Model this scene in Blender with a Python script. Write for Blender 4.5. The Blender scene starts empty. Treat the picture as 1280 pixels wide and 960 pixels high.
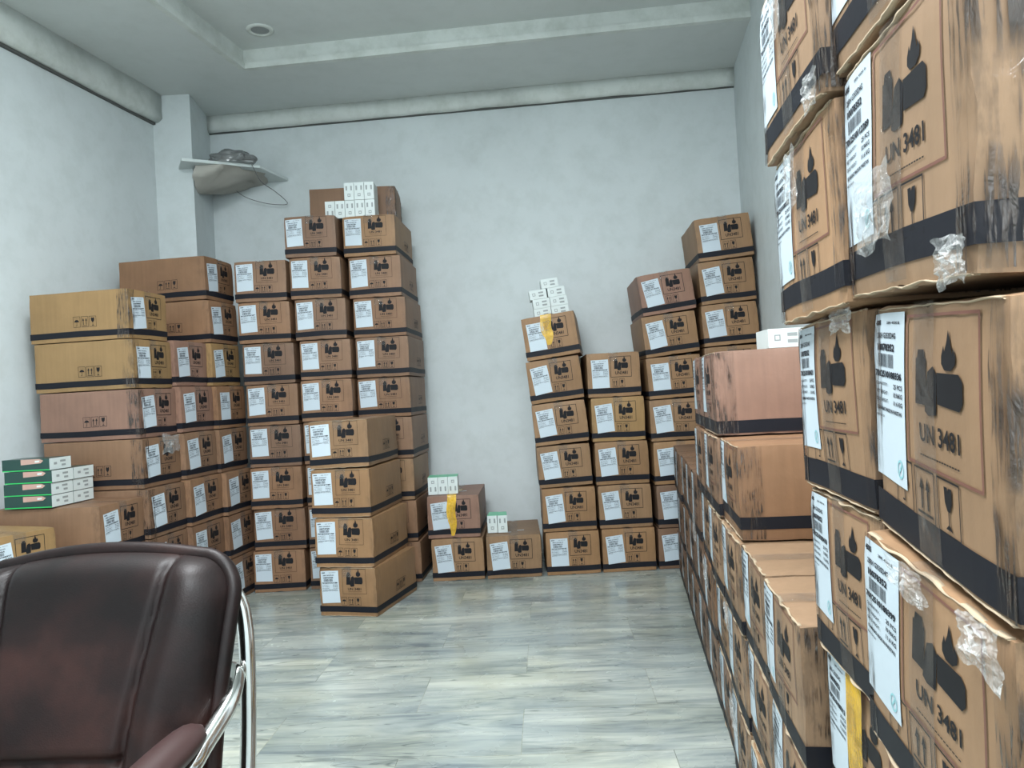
import bpy, bmesh, math, random
from mathutils import Vector, Matrix, noise
rad = math.radians
C = bpy.context.scene.collection
sc = bpy.context.scene

# ------------------------------------------------------------------ camera
F_PX, H_CAM, ROLL, PITCH = 960.0, 1.21, 0.055, 10/960.0
cam_d = bpy.data.cameras.new('camera'); cam = bpy.data.objects.new('camera', cam_d); C.objects.link(cam)
cam_d.sensor_width = 36.0; cam_d.lens = 36.0*F_PX/1280.0; cam_d.clip_start = 0.02
cp, sp = math.cos(PITCH), math.sin(PITCH)
fwd = Vector((0, cp, sp)); up0 = Vector((0, -sp, cp)); r0 = Vector((1, 0, 0))
rt = math.cos(ROLL)*r0 - math.sin(ROLL)*up0; up = math.sin(ROLL)*r0 + math.cos(ROLL)*up0
m = Matrix((rt, up, -fwd)).transposed().to_4x4(); m.translation = Vector((0, 0, H_CAM))
cam.matrix_world = m
sc.camera = cam
sc.view_settings.view_transform = 'Standard'; sc.view_settings.look = 'None'
sc.view_settings.gamma = 1.0; sc.view_settings.use_curve_mapping = False
sc.view_settings.exposure = 0.14
# ------------------------------------------------------------------ world + lights
w = bpy.data.worlds.new('world'); sc.world = w; w.use_nodes = True
w.node_tree.nodes['Background'].inputs[0].default_value = (0.75, 0.85, 1.0, 1)
w.node_tree.nodes['Background'].inputs[1].default_value = 0.35
def area(name, loc, rot, sx, sy, power, col):
    d = bpy.data.lights.new(name, 'AREA'); d.shape = 'RECTANGLE'; d.size = sx; d.size_y = sy
    d.energy = power; d.color = col
    o = bpy.data.objects.new(name, d); C.objects.link(o); o.location = loc; o.rotation_euler = rot
    return o
area('ceiling_panel_light', (-0.7, 1.7, 3.56), (0, 0, 0), 0.9, 0.9, 150, (0.92, 0.97, 1.0))
area('ceiling_panel_light', (0.05, -0.4, 3.56), (0, 0, 0), 1.2, 0.8, 175, (0.92, 0.97, 1.0))
area('unseen_rear_light', (-1.6, -2.75, 1.7), (rad(90), 0, rad(-8)), 2.4, 2.2, 45, (0.86, 0.94, 1.0))  # unseen broad area light before the solid rear wall; no doorway there

# ------------------------------------------------------------------ materials
def mat(name, col, rough=0.6, metal=0.0, spec=0.5):
    M = bpy.data.materials.new(name); M.use_nodes = True
    b = M.node_tree.nodes['Principled BSDF']
    b.inputs['Base Color'].default_value = (*col, 1); b.inputs['Roughness'].default_value = rough
    b.inputs['Metallic'].default_value = metal; b.inputs['Specular IOR Level'].default_value = spec
    return M
class NT:
    def __init__(s, M): s.t = M.node_tree; s.b = M.node_tree.nodes['Principled BSDF']
    def n(s, typ, **kw):
        nd = s.t.nodes.new(typ)
        for k, v in kw.items():
            if k.startswith('i_'): nd.inputs[k[2:]].default_value = v
            elif k.startswith('n_'): nd.inputs[int(k[2:])].default_value = v
            else: setattr(nd, k, v)
        return nd
    def l(s, a, b): s.t.links.new(a, b)
    def ramp(s, src, stops):
        r = s.n('ShaderNodeValToRGB'); e = r.color_ramp.elements
        e[0].position, e[0].color = stops[0][0], (*stops[0][1], 1)
        e[1].position, e[1].color = stops[-1][0], (*stops[-1][1], 1)
        for p, c in stops[1:-1]:
            q = e.new(p); q.color = (*c, 1)
        s.l(src, r.inputs[0]); return r.outputs[0]
    def mul(s, a, b, fac=1.0, mode='MULTIPLY'):
        x = s.n('ShaderNodeMix', data_type='RGBA', blend_type=mode); x.inputs[0].default_value = fac
        s.l(a, x.inputs[6]); s.l(b, x.inputs[7]); return x.outputs[2]
    def noise(s, vec, scale, detail=3, rough=0.55, sc3=None, dist=0.0):
        if sc3:
            mp = s.n('ShaderNodeMapping'); mp.inputs['Scale'].default_value = sc3; s.l(vec, mp.inputs[0]); vec = mp.outputs[0]
        t = s.n('ShaderNodeTexNoise', i_Scale=scale, i_Detail=detail, i_Roughness=rough, i_Distortion=dist); s.l(vec, t.inputs['Vector'])
        return t.outputs['Fac']
    def bump(s, h, strength, dist=0.002):
        b = s.n('ShaderNodeBump', i_Strength=strength, i_Distance=dist); s.l(h, b.inputs['Height']); s.l(b.outputs[0], s.b.inputs['Normal'])
G = lambda v: (v, v, v)
# plaster
def plaster(name, base, dirt=0.10):
    M = mat(name, base, 0.55, spec=0.3); N = NT(M); tc = N.n('ShaderNodeTexCoord').outputs['Object']
    c = N.n('ShaderNodeRGB'); c.outputs[0].default_value = (*base, 1)
    a = N.ramp(N.noise(tc, 0.9, 5, 0.6, dist=0.5), [(0.3, G(1-dirt)), (0.62, G(1.0))])
    b = N.ramp(N.noise(tc, 7, 6, 0.65), [(0.32, (1-dirt*.8, 1-dirt*.75, 1-dirt*.85)), (0.55, G(1.0))])
    N.l(N.mul(N.mul(c.outputs[0], a), b), N.b.inputs['Base Color'])
    N.bump(N.noise(tc, 9, 4), 0.25, 0.004)
    return M
M_wall = plaster('wall_plaster', (0.66, 0.715, 0.725))
M_wallw = plaster('pillar_plaster', (0.66, 0.715, 0.725))
M_ceil = plaster('ceiling_paint', (0.62, 0.66, 0.65), 0.06)
M_cove = plaster('cove_plaster', (0.70, 0.74, 0.71), 0.22)
def floor_mat():
    M = mat('marble_floor', (0.6, 0.6, 0.6), 0.22); N = NT(M); tc = N.n('ShaderNodeTexCoord').outputs['Object']
    br = N.n('ShaderNodeTexBrick', i_Scale=1.0)
    br.inputs['Brick Width'].default_value = 0.92; br.inputs['Row Height'].default_value = 0.37
    br.inputs['Mortar Size'].default_value = 0.0016; br.inputs['Mortar Smooth'].default_value = 0.3
    br.inputs['Color1'].default_value = (0, 0, 0, 1); br.inputs['Color2'].default_value = (1, 1, 1, 1)
    br.inputs['Mortar'].default_value = (0.5, 0.5, 0.5, 1); br.offset = 0.45
    mp = N.n('ShaderNodeMapping'); mp.inputs['Rotation'].default_value = (0, 0, rad(2.5)); mp.inputs['Location'].default_value = (0.15, 0.02, 0)
    N.l(tc, mp.inputs[0]); N.l(mp.outputs[0], br.inputs['Vector'])
    sep = N.n('ShaderNodeSeparateColor'); N.l(br.outputs['Color'], sep.inputs[0])
    # offset veins per slab
    off = N.n('ShaderNodeVectorMath', operation='MULTIPLY_ADD')
    cmb = N.n('ShaderNodeCombineXYZ')
    for i in range(3): N.l(sep.outputs[0], cmb.inputs[i])
    N.l(cmb.outputs[0], off.inputs[0]); off.inputs[1].default_value = (3.7, 2.1, 9.0); N.l(mp.outputs[0], off.inputs[2])
    v = off.outputs[0]
    n1 = N.noise(v, 1.0, 7, 0.62, (1.1, 5.2, 1), 1.1)
    n2 = N.noise(v, 1.0, 5, 0.6, (2.5, 24, 1), 1.2)
    base = N.ramp(n1, [(0.30, (0.17, 0.20, 0.215)), (0.42, (0.28, 0.315, 0.31)), (0.54, (0.37, 0.40, 0.375)), (0.67, (0.50, 0.52, 0.48))])
    fine = N.ramp(n2, [(0.33, (0.72, 0.75, 0.78)), (0.47, G(0.96)), (0.7, (1.08, 1.08, 1.04))])
    col = N.mul(base, fine)
    n3 = N.noise(v, 1.0, 3, 0.5, (0.7, 6.0, 1), 1.8)
    vein = N.ramp(n3, [(0.488, G(1)), (0.498, (0.42, 0.45, 0.47)), (0.508, G(1))])
    col = N.mul(col, vein, 0.9)
    tone = N.ramp(sep.outputs[0], [(0.0, (0.90, 0.92, 0.93)), (1.0, (1.06, 1.06, 1.04))])
    col = N.mul(col, tone)
    mo = N.ramp(br.outputs['Fac'], [(0.0, G(1)), (1.0, (0.70, 0.68, 0.64))])
    col = N.mul(col, mo)
    dirt = N.ramp(N.noise(tc, 1.7, 4), [(0.35, (0.90, 0.88, 0.80)), (0.55, G(1))])
    col = N.mul(col, dirt)
    N.l(col, N.b.inputs['Base Color'])
    rr = N.ramp(N.noise(tc, 5, 3), [(0.3, G(0.16)), (0.7, G(0.34))]); N.l(rr, N.b.inputs['Roughness'])
    return M
M_floor = floor_mat()
def card_mat():
    M = mat('kraft_cardboard', (0.4, 0.25, 0.13), 0.52, spec=0.35); N = NT(M); tc = N.n('ShaderNodeTexCoord').outputs['Object']
    oi = N.n('ShaderNodeObjectInfo')
    ofs = N.n('ShaderNodeVectorMath', operation='MULTIPLY_ADD'); cm = N.n('ShaderNodeCombineXYZ')
    for i in range(3): N.l(oi.outputs['Random'], cm.inputs[i])
    N.l(cm.outputs[0], ofs.inputs[0]); ofs.inputs[1].default_value = (17, 31, 23); N.l(tc, ofs.inputs[2]); v = ofs.outputs[0]
    a = N.ramp(N.noise(v, 5, 4), [(0.3, G(0.87)), (0.65, G(1.06))])
    col = N.mul(oi.outputs['Color'], a)
    b = N.ramp(N.noise(v, 60, 2, 0.5, (1, 1, 0.06)), [(0.3, G(0.94)), (0.7, G(1.04))])
    col = N.mul(col, b)
    # scuffs: smears and rubbed dirt that sit near the vertical corners
    sx = N.n('ShaderNodeSeparateXYZ'); N.l(tc, sx.inputs[0])
    ab = N.n('ShaderNodeMath', operation='ABSOLUTE'); N.l(sx.outputs[0], ab.inputs[0])
    edge = N.ramp(ab.outputs[0], [(0.140, G(0)), (0.174, G(1))])
    fr = N.ramp(sx.outputs[1], [(0.02, G(1)), (0.07, G(0.0))])
    sm = N.ramp(N.noise(v, 34, 5, 0.75, (1, 1, 0.3)), [(0.47, G(0)), (0.60, G(1))])
    k = N.mul(N.mul(edge, fr), sm)
    dk = N.n('ShaderNodeMix', data_type='RGBA'); dk.inputs[7].default_value = (0.05, 0.034, 0.024, 1)
    kk = N.n('ShaderNodeMath', operation='MULTIPLY'); kk.inputs[1].default_value = 0.34; N.l(k, kk.inputs[0]); N.l(kk.outputs[0], dk.inputs[0]); N.l(col, dk.inputs[6])
    N.l(dk.outputs[2], N.b.inputs['Base Color'])
    h = N.noise(v, 14, 4)
    N.bump(h, 0.35, 0.004)
    return M
M_card = card_mat()
M_band = mat('black_print', (0.008, 0.009, 0.014), 0.55, spec=0.22)
M_ink = mat('black_ink', (0.010, 0.010, 0.012), 0.6, spec=0.2)
M_ink2 = mat('brown_ink', (0.16, 0.065, 0.045), 0.55)
M_lab = mat('label_paper', (0.50, 0.575, 0.63), 0.5)
M_lprint = mat('label_ink', (0.015, 0.018, 0.025), 0.6, spec=0.2)
M_teal = mat('teal_stamp', (0.25, 0.52, 0.55), 0.5)
def film(name, tint, dens, rough, streak=0, wr=0.8, wscale=26):
    M = bpy.data.materials.new(name); M.use_nodes = True; t = M.node_tree
    N = NT.__new__(NT); N.t = t; N.b = t.nodes['Principled BSDF']
    b = N.b; b.inputs['Base Color'].default_value = (*tint, 1); b.inputs['Roughness'].default_value = rough
    b.inputs['Specular IOR Level'].default_value = 0.8
    tc = N.n('ShaderNodeTexCoord').outputs['Object']
    tr = N.n('ShaderNodeBsdfTransparent'); mx = N.n('ShaderNodeMixShader')
    out = t.nodes['Material Output']
    oi = N.n('ShaderNodeObjectInfo')
    ofs = N.n('ShaderNodeVectorMath', operation='MULTIPLY_ADD'); cm = N.n('ShaderNodeCombineXYZ')
    for i in range(3): N.l(oi.outputs['Random'], cm.inputs[i])
    N.l(cm.outputs[0], ofs.inputs[0]); ofs.inputs[1].default_value = (7, 13, 11); N.l(tc, ofs.inputs[2]); v = ofs.outputs[0]
    if streak:
        mp = N.n('ShaderNodeMapping'); mp.inputs['Rotation'].default_value = (rad(22), rad(22), 0); mp.inputs['Scale'].default_value = (1.0, 1.0, 0.07)
        N.l(v, mp.inputs[0]); nn = N.n('ShaderNodeTexNoise', i_Scale=210.0, i_Detail=3.0); N.l(mp.outputs[0], nn.inputs['Vector'])
        s1 = N.ramp(nn.outputs['Fac'], [(0.50, G(0.12)), (0.58, G(0.92))])
        s2 = N.ramp(N.noise(v, 9, 3, 0.6), [(0.42, G(0.15)), (0.56, G(1))])
        f = N.mul(s1, s2); N.l(f, mx.inputs[0])
    else:
        f = N.ramp(N.noise(v, wscale*.5, 4, 0.65), [(0.35, G(dens*.45)), (0.62, G(dens)), (0.72, G(min(1, dens*1.9)))]); N.l(f, mx.inputs[0])
    bp = N.n('ShaderNodeBump', i_Strength=wr, i_Distance=0.012)
    N.l(N.noise(v, wscale, 4, 0.6, (1, 1, 0.5), 1.5), bp.inputs['Height']); N.l(bp.outputs[0], b.inputs['Normal'])
    N.l(tr.outputs[0], mx.inputs[1]); N.l(b.outputs[0], mx.inputs[2]); N.l(mx.outputs[0], out.inputs['Surface'])
    return M
M_tape = film('clear_tape_film', (0.20, 0.18, 0.16), 0.27, 0.08, wr=1.0, wscale=34)
M_streak = film('dirty_tape_film', (0.045, 0.032, 0.026), 0.6, 0.22, streak=1)
M_plastic = film('torn_clear_plastic', (0.62, 0.63, 0.62), 0.42, 0.14, wr=1.0, wscale=40)
M_yellow = film('yellow_tape_film', (0.80, 0.47, 0.02), 0.86, 0.25, wr=0.5)
M_white = mat('white_carton', (0.60, 0.66, 0.65), 0.35)
M_green = mat('mint_green_print', (0.12, 0.52, 0.30), 0.35)
M_dgreen = mat('dark_green_print', (0.012, 0.050, 0.042), 0.3)
M_bgreen = mat('bright_green_print', (0.03, 0.50, 0.12), 0.35)
M_skin = mat('hand_picture_print', (0.48, 0.30, 0.25), 0.4)
M_icon = mat('grey_icon_print', (0.27, 0.30, 0.30), 0.5)
M_chrome = mat('chrome', (0.72, 0.72, 0.70), 0.14, 1.0)
M_black = mat('black_plastic', (0.02, 0.02, 0.022), 0.4)
M_gap_shade = mat('painted_gap_shade', (0.10, 0.105, 0.10), 0.8)  # shade of the gaps under the coves, as a dark colour
def leather():
    M = mat('brown_leather', (0.05, 0.02, 0.018), 0.47, spec=0.22); N = NT(M); tc = N.n('ShaderNodeTexCoord').outputs['Object']
    c = N.ramp(N.noise(tc, 6, 5, 0.6), [(0.38, (0.004, 0.0022, 0.0022)), (0.52, (0.010, 0.0042, 0.0038)), (0.68, (0.026, 0.0100, 0.0080))])
    N.l(c, N.b.inputs['Base Color'])
    vo = N.n('ShaderNodeTexVoronoi', i_Scale=420.0); N.l(tc, vo.inputs['Vector'])
    N.bump(vo.outputs['Distance'], 0.12, 0.001)
    return M
M_leather = leather()
M_pad = mat('armrest_leather', (0.036, 0.018, 0.017), 0.42, spec=.35)

# ------------------------------------------------------------------ helpers
def link(name, me, parent=None, mt=None):
    o = bpy.data.objects.new(name, me); C.objects.link(o)
    if parent: o.parent = parent
    if mt and me is not None and len(me.materials) == 0:
        me.materials.append(mt)
    return o
def mesh_from(verts, faces, name='m', mats=None, mi=None, smooth=False):
    me = bpy.data.meshes.new(name); me.from_pydata([tuple(v) for v in verts], [], faces); me.update()
    if mats:
        for q in mats: me.materials.append(q)
        if mi: 
            for p, k in zip(me.polygons, mi): p.material_index = k
    if smooth:
        for p in me.polygons: p.use_smooth = True
    return me
def tag(o, label, cat, group=None, kind=None):
    o['label'] = label; o['category'] = cat
    if group: o['group'] = group
    if kind: o['kind'] = kind
def structure(name, me, mt, label=None):
    o = link(name, me, None, mt); o['kind'] = 'structure'
    return o
class MB:
    def __init__(s): s.v = []; s.f = []; s.mi = []
    def box(s, x0, y0, z0, x1, y1, z1, k=0):
        b = len(s.v)
        s.v += [(x0,y0,z0),(x1,y0,z0),(x1,y1,z0),(x0,y1,z0),(x0,y0,z1),(x1,y0,z1),(x1,y1,z1),(x0,y1,z1)]
        for q in [(0,3,2,1),(4,5,6,7),(0,1,5,4),(1,2,6,5),(2,3,7,6),(3,0,4,7)]: s.f.append(tuple(b+i for i in q)); s.mi.append(k)
    def poly(s, pts, k=0):
        b = len(s.v); s.v += pts; s.f.append(tuple(range(b, b+len(pts)))); s.mi.append(k)
    def prism(s, lo, hi, k=0):
        b = len(s.v); n = len(lo); s.v += lo + hi
        s.f.append(tuple(b+i for i in reversed(range(n)))); s.mi.append(k)
        s.f.append(tuple(b+n+i for i in range(n))); s.mi.append(k)
        for i in range(n):
            j = (i+1) % n; s.f.append((b+i, b+j, b+n+j, b+n+i)); s.mi.append(k)
    def tube(s, pts, r, n=10, k=0, closed=False):
        pts = [Vector(p) for p in pts]; b0 = len(s.v); N_ = len(pts)
        up_ = Vector((0, 0, 1)); rings = []
        for i, p in enumerate(pts):
            t = (pts[(i+1) % N_] - pts[i-1]) if closed else (pts[min(i+1, N_-1)] - pts[max(i-1, 0)])
            t.normalize(); a = t.cross(up_)
            if a.length < 1e-3: a = t.cross(Vector((1, 0, 0)))
            a.normalize(); bb = t.cross(a).normalized(); up_ = -bb if bb.dot(up_) < 0 else bb
            a = t.cross(up_).normalized()
            rr = r[i] if isinstance(r, (list, tuple)) else r
            for j in range(n):
                an = 2*math.pi*j/n; s.v.append(tuple(p + rr*(math.cos(an)*a + math.sin(an)*up_)))
        rng = range(N_ if closed else N_-1)
        for i in rng:
            for j in range(n):
                i2 = (i+1) % N_
                s.f.append((b0+i*n+j, b0+i*n+(j+1) % n, b0+i2*n+(j+1) % n, b0+i2*n+j)); s.mi.append(k)
        if not closed:
            s.f.append(tuple(b0+j for j in range(n))); s.mi.append(k)
            s.f.append(tuple(b0+(N_-1)*n+j for j in reversed(range(n)))); s.mi.append(k)
    def mesh(s, name, mats, smooth=False): return mesh_from(s.v, s.f, name, mats, s.mi, smooth)
def bez(P, n=12):   # catmull-rom through points
    P = [Vector(p) for p in P]; out = []
    Q = [2*P[0]-P[1]] + P + [2*P[-1]-P[-2]]
    for i in range(1, len(Q)-2):
        for k in range(n):
            t = k/n; a, b, c, d = Q[i-1], Q[i], Q[i+1], Q[i+2]
            out.append(0.5*((2*b)+(-a+c)*t+(2*a-5*b+4*c-d)*t*t+(-a+3*b-3*c+d)*t**3))
    out.append(P[-1]); return out

# ------------------------------------------------------------------ room
ZC = H_CAM + 2.263      # flat ceiling height
RW = 0.150; LW = 0.188  # slants of the side walls (dX per dY)
CRX, CRY = 1.74, 5.60   # back right corner
def rx(y): return CRX - RW*(CRY-y)
def lx(y): return -2.47 - LW*(5.49-y)
def by(x): return CRY + 0.096*(CRX-x)    # back wall line
YB = -3.0
def slab(pts, z0, z1, name, mt):
    b = MB(); b.prism([(x, y, z0) for x, y in pts], [(x, y, z1) for x, y in pts]); return structure(name, b.mesh(name, [mt]), mt)
def wallseg(x0, y0, x1, y1, nx, ny, z0, z1, name, mt, t=0.12):
    pts = [(x0, y0), (x1, y1), (x1+nx*t, y1+ny*t), (x0+nx*t, y0+ny*t)]
    return slab(pts, z0, z1, name, mt)
blx = lx(by(-2.4))
slab([(lx(YB)-.2, YB-.2), (rx(YB)+.2, YB-.2), (rx(6)+.3, 6.2), (lx(6.1)-.2, 6.2)], -0.12, 0, 'floor', M_floor)
ZT = 3.75
wallseg(blx-.1, by(blx-.1), CRX+.1, by(CRX+.1), 0, 1, 0, ZT, 'wall_back', M_wall)
wallseg(rx(YB), YB, rx(5.75), 5.75, 1, 0, 0, ZT, 'wall_right', M_wall)
wallseg(lx(YB), YB, lx(6.1), 6.1, -1, 0, 0, ZT, 'wall_left', M_wall)
wallseg(lx(YB)-.1, YB, rx(YB)+.1, YB, 0, -1, 0, ZT, 'wall_rear', M_wall)
# pillar in the back left corner
slab([(lx(5.49)-.02, 5.49), (-2.20, 5.49), (-2.258, by(-2.258)+.02), (lx(6.0)-.02, by(-2.4)+.02)], 0, ZC, 'wall_pillar', M_wallw)
# ceiling with a recessed tray
tl = lambda y: -1.68 - 0.195*(5.127-y)                       # left edge of the tray
ty = lambda x: 5.127 - 0.1027*(x+1.68)                       # far edge of the tray
b = MB()
xr = 1.60
yn = 0.2
outer_pts = lambda: None
b.prism([(lx(YB)-.1, YB-.1, ZC), (tl(YB), YB-.1, ZC), (tl(5.127), 5.127, ZC), (-2.35, 6.15, ZC), (lx(6.15)-.1, 6.15, ZC)],
        [(lx(YB)-.1, YB-.1, ZC+.04), (tl(YB), YB-.1, ZC+.04), (tl(5.127), 5.127, ZC+.04), (-2.35, 6.15, ZC+.04), (lx(6.15)-.1, 6.15, ZC+.04)])
b.prism([(tl(5.127), 5.127, ZC), (rx(ty(1.7))+.1, ty(1.7), ZC), (CRX+.15, 6.15, ZC), (-2.35, 6.15, ZC)],
        [(tl(5.127), 5.127, ZC+.04), (rx(ty(1.7))+.1, ty(1.7), ZC+.04), (CRX+.15, 6.15, ZC+.04), (-2.35, 6.15, ZC+.04)])
structure('ceiling', b.mesh('ceiling', [M_ceil]), M_ceil)
# the raised middle of the tray
slab([(tl(YB)-.2, YB-.1), (rx(YB)+.3, YB-.1), (CRX+.2, 5.3), (tl(5.127)-.2, 5.35)], ZC+.125, ZC+.17, 'ceiling', M_ceil)
# tray edge mouldings: a tall face with a small bead at its foot
def edge_strip(p, q, nrm, name):
    b = MB(); p = Vector((*p, 0)); q = Vector((*q, 0)); n = Vector((*nrm, 0))
    for (o0, o1, z0, z1) in [(0.0, 0.03, -0.004, 0.128), (-0.014, 0.0, -0.006, 0.034)]:
        pts = [p+n*o0, q+n*o0, q+n*o1, p+n*o1]
        b.prism([(v.x, v.y, ZC+z0) for v in pts], [(v.x, v.y, ZC+z1) for v in pts])
    return structure(name, b.mesh(name, [M_cove]), M_cove)
edge_strip((tl(5.127)-.0, 5.127), (rx(ty(1.7))+.05, ty(1.7)), (0.1, 1), 'trim_1')
edge_strip((tl(YB), YB), (tl(5.127), 5.127), (-1, 0), 'trim_2')
# plaster cove along the back wall, and the rough one along the left wall
def cove(p, q, n, dz0, dz1, prj, name):
    b = MB(); p = Vector((*p, 0)); q = Vector((*q, 0)); n = Vector((*n, 0)); NN = 60; rows = []
    prof = [(0.0, dz0), (prj*.55, dz0-.004), (prj*.95, dz0+.02), (prj, dz0+.05), (prj*.98, dz1), (0, dz1)]
    for i in range(NN+1):
        s = p.lerp(q, i/NN)
        for (o, z) in prof:
            j = 0.006*noise.noise(Vector((s.x*5, s.y*5, z*30)))
            v = s + n*(o+j*(1 if o else 0)); b.v.append((v.x, v.y, ZC+z+(j*1.3 if z < dz0+.03 else 0)))
    K = len(prof)
    for i in range(NN):
        for k in range(K):
            k2 = (k+1) % K
            b.f.append((i*K+k, (i+1)*K+k, (i+1)*K+k2, i*K+k2)); b.mi.append(0)
    b.f.append(tuple(range(K))); b.mi.append(0); b.f.append(tuple(NN*K+k for k in reversed(range(K)))); b.mi.append(0)
    return structure(name, b.mesh(name, [M_cove], True), M_cove)
cove((-2.25, by(-2.25)), (CRX-.0, CRY), (-0.096, -1), -0.118, 0.0, 0.055, 'trim_3')
cove((lx(YB), YB), (lx(5.49), 5.49), (1, -.18), -0.195, 0.0, 0.075, 'trim_4')
# dark strips under the coves: shade of the gap put into their colour
def gap_shade_strip(p, q, n, z, h, t, name):
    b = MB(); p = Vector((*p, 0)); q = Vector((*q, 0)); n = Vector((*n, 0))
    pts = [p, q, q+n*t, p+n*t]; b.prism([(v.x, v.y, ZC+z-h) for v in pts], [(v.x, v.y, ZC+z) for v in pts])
    return structure(name, b.mesh(name, [M_gap_shade]), M_gap_shade)
gap_shade_strip((-2.25, by(-2.25)), (CRX, CRY), (-.096, -1), -.112, .016, .016, 'gap_shade_1')
gap_shade_strip((lx(YB), YB), (lx(5.49), 5.49), (1, -.18), -.19, .02, .02, 'gap_shade_2')

# recessed spot in the tray
def downlight():
    y = 2.375/0.4885; x = -0.337*y
    z = ZC+.125
    root = bpy.data.objects.new('recessed_downlight', None); C.objects.link(root); root.location = (-1.476, 4.86, z)
    tag(root, 'small unlit recessed downlight in the raised white ceiling panel', 'light')
    b = MB(); n = 28
    ring = lambda r, zz: [(r*math.cos(2*math.pi*i/n), r*math.sin(2*math.pi*i/n), zz) for i in range(n)]
    L = [ring(.085, 0), ring(.083, -.008), ring(.062, -.010), ring(.056, -.002)]
    b.v = sum(L, [])
    for k in range(3):
        for i in range(n): b.f.append((k*n+i, k*n+(i+1) % n, (k+1)*n+(i+1) % n, (k+1)*n+i)); b.mi.append(0)
    link('trim_ring', b.mesh('ring', [M_cove], True), root)
    b = MB(); b.v = ring(.056, -.003); b.f = [tuple(reversed(range(n)))]; b.mi = [0]
    b.v += ring(.056, 0.0); b.f.append(tuple(n+i for i in range(n))); b.mi.append(0)
    for i in range(n): b.f.append((i, (i+1) % n, n+(i+1) % n, n+i)); b.mi.append(0)
    link('lens', b.mesh('lens', [mat('grey_lens', (.25, .27, .27), .3)]), root)
downlight()

# ------------------------------------------------------------------ corner shelf, pouch, cable
def shelf():
    zs = 2.955
    P = [(-2.30, 5.47), (-2.06, 5.36), (-1.52, 5.86), (-2.24, by(-2.24)-.002), (-2.205, 5.50)]
    P = [(-2.30, 5.487), (-2.20, 5.30), (-1.74, 5.56), (-1.64, by(-1.64)-.002), (-2.255, by(-2.25)-.002), (-2.199, 5.487)]
    b = MB(); b.prism([(x, y, zs-.02) for x, y in P], [(x, y, zs) for x, y in P])
    o = link('corner_shelf', b.mesh('corner_shelf', [M_white]), None)
    tag(o, 'white triangular corner shelf high on the wall beside the pillar', 'shelf')
    # lumpy mortar that carries the shelf from below
    vs = []; fs = []; n = 18; m_ = 9
    cx_, cy_ = -2.215, 5.60
    for i in range(m_+1):
        t = i/m_
        for j in range(n+1):
            a = rad(-80)+rad(150)*j/n
            k = (1-t)**.8*(.30 if j < n*.4 else .30+.50*(j/n-.4))*(1+.22*noise.noise(Vector((j*.5, i*.6, 3))))+.015
            x = cx_+k*math.cos(a)*1.05; y = cy_+k*math.sin(a)
            y = max(min(y, by(x)-.0), 5.42 if x > -2.19 else 5.49); vs.append((x, y, zs-.021-.15*t**1.1))
    for i in range(m_):
        for j in range(n): a = i*(n+1)+j; fs.append((a, a+1, a+n+2, a+n+1))
    me_ = mesh_from(vs, fs, 'mortar', [mat('rough_grey_mortar', (.42, .41, .37), .9)], None, True)
    link('mortar_support', me_, o)
    # crumpled grey pouch lying on it
    bm = bmesh.new(); bmesh.ops.create_icosphere(bm, subdivisions=4, radius=1)
    for v in bm.verts:
        p = v.co.copy(); n = noise.noise(p*2.3)*.22 + noise.noise(p*6)*.08
        p *= 1+n; p.x *= .17; p.y *= .11; p.z = max(p.z*.075, -.028); v.co = p
    me = bpy.data.meshes.new('pouch'); bm.to_mesh(me); bm.free()
    for p in me.polygons: p.use_smooth = False
    o = link('plastic_pouch', me, None, mat('grey_crumpled_plastic', (.20, .21, .21), .22, 0.2)); o.location = (-1.93, 5.52, zs+.028)
    tag(o, 'crumpled grey plastic pouch lying on the white corner shelf', 'bag')
    b = MB()
    yb = by(-1.7)-.02
    pts = bez([(-1.86, 5.52, zs+.03), (-1.80, 5.50, zs+.025), (-1.775, 5.52, zs-.03), (-1.77, 5.66, zs-.09), (-1.70, 5.78, zs-.14), (-1.64, 5.86, zs-.205), (-1.70, 5.88, zs-.212), (-1.84, 5.89, zs-.185), (-1.98, 5.86, zs-.13), (-2.04, 5.7, zs-.06)], 10)
    b.tube(pts, .0028, 6)
    o = link('thin_cable', b.mesh('cable', [mat('grey_cable', (.16, .17, .17), .5)], True), None)
    tag(o, 'thin grey cable looping down below the corner shelf', 'cable')
shelf()

# ------------------------------------------------------------------ text
_tc = {}
def text2d(s, h, wfit=None, bold=0.0):
    key = (s, bold)
    if key not in _tc:
        cu = bpy.data.curves.new('t', 'FONT'); cu.body = s; cu.size = 1; cu.resolution_u = 2; cu.offset = bold
        o = bpy.data.objects.new('t', cu); C.objects.link(o)
        dg = bpy.context.evaluated_depsgraph_get(); me = bpy.data.meshes.new_from_object(o.evaluated_get(dg))
        vs = [(v.co.x, v.co.y) for v in me.vertices]; fs = [tuple(p.vertices) for p in me.polygons]
        bpy.data.objects.remove(o); bpy.data.curves.remove(cu); bpy.data.meshes.remove(me)
        xs = [v[0] for v in vs]; ys = [v[1] for v in vs]
        x0, x1, y0, y1 = min(xs), max(xs), min(ys), max(ys)
        _tc[key] = ([((x-x0)/(y1-y0), (y-y0)/(y1-y0)) for x, y in vs], fs, (x1-x0)/(y1-y0))
    vs, fs, asp = _tc[key]
    kx = h if wfit is None else wfit/asp
    return [(x*kx, y*h) for x, y in vs], fs

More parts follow.
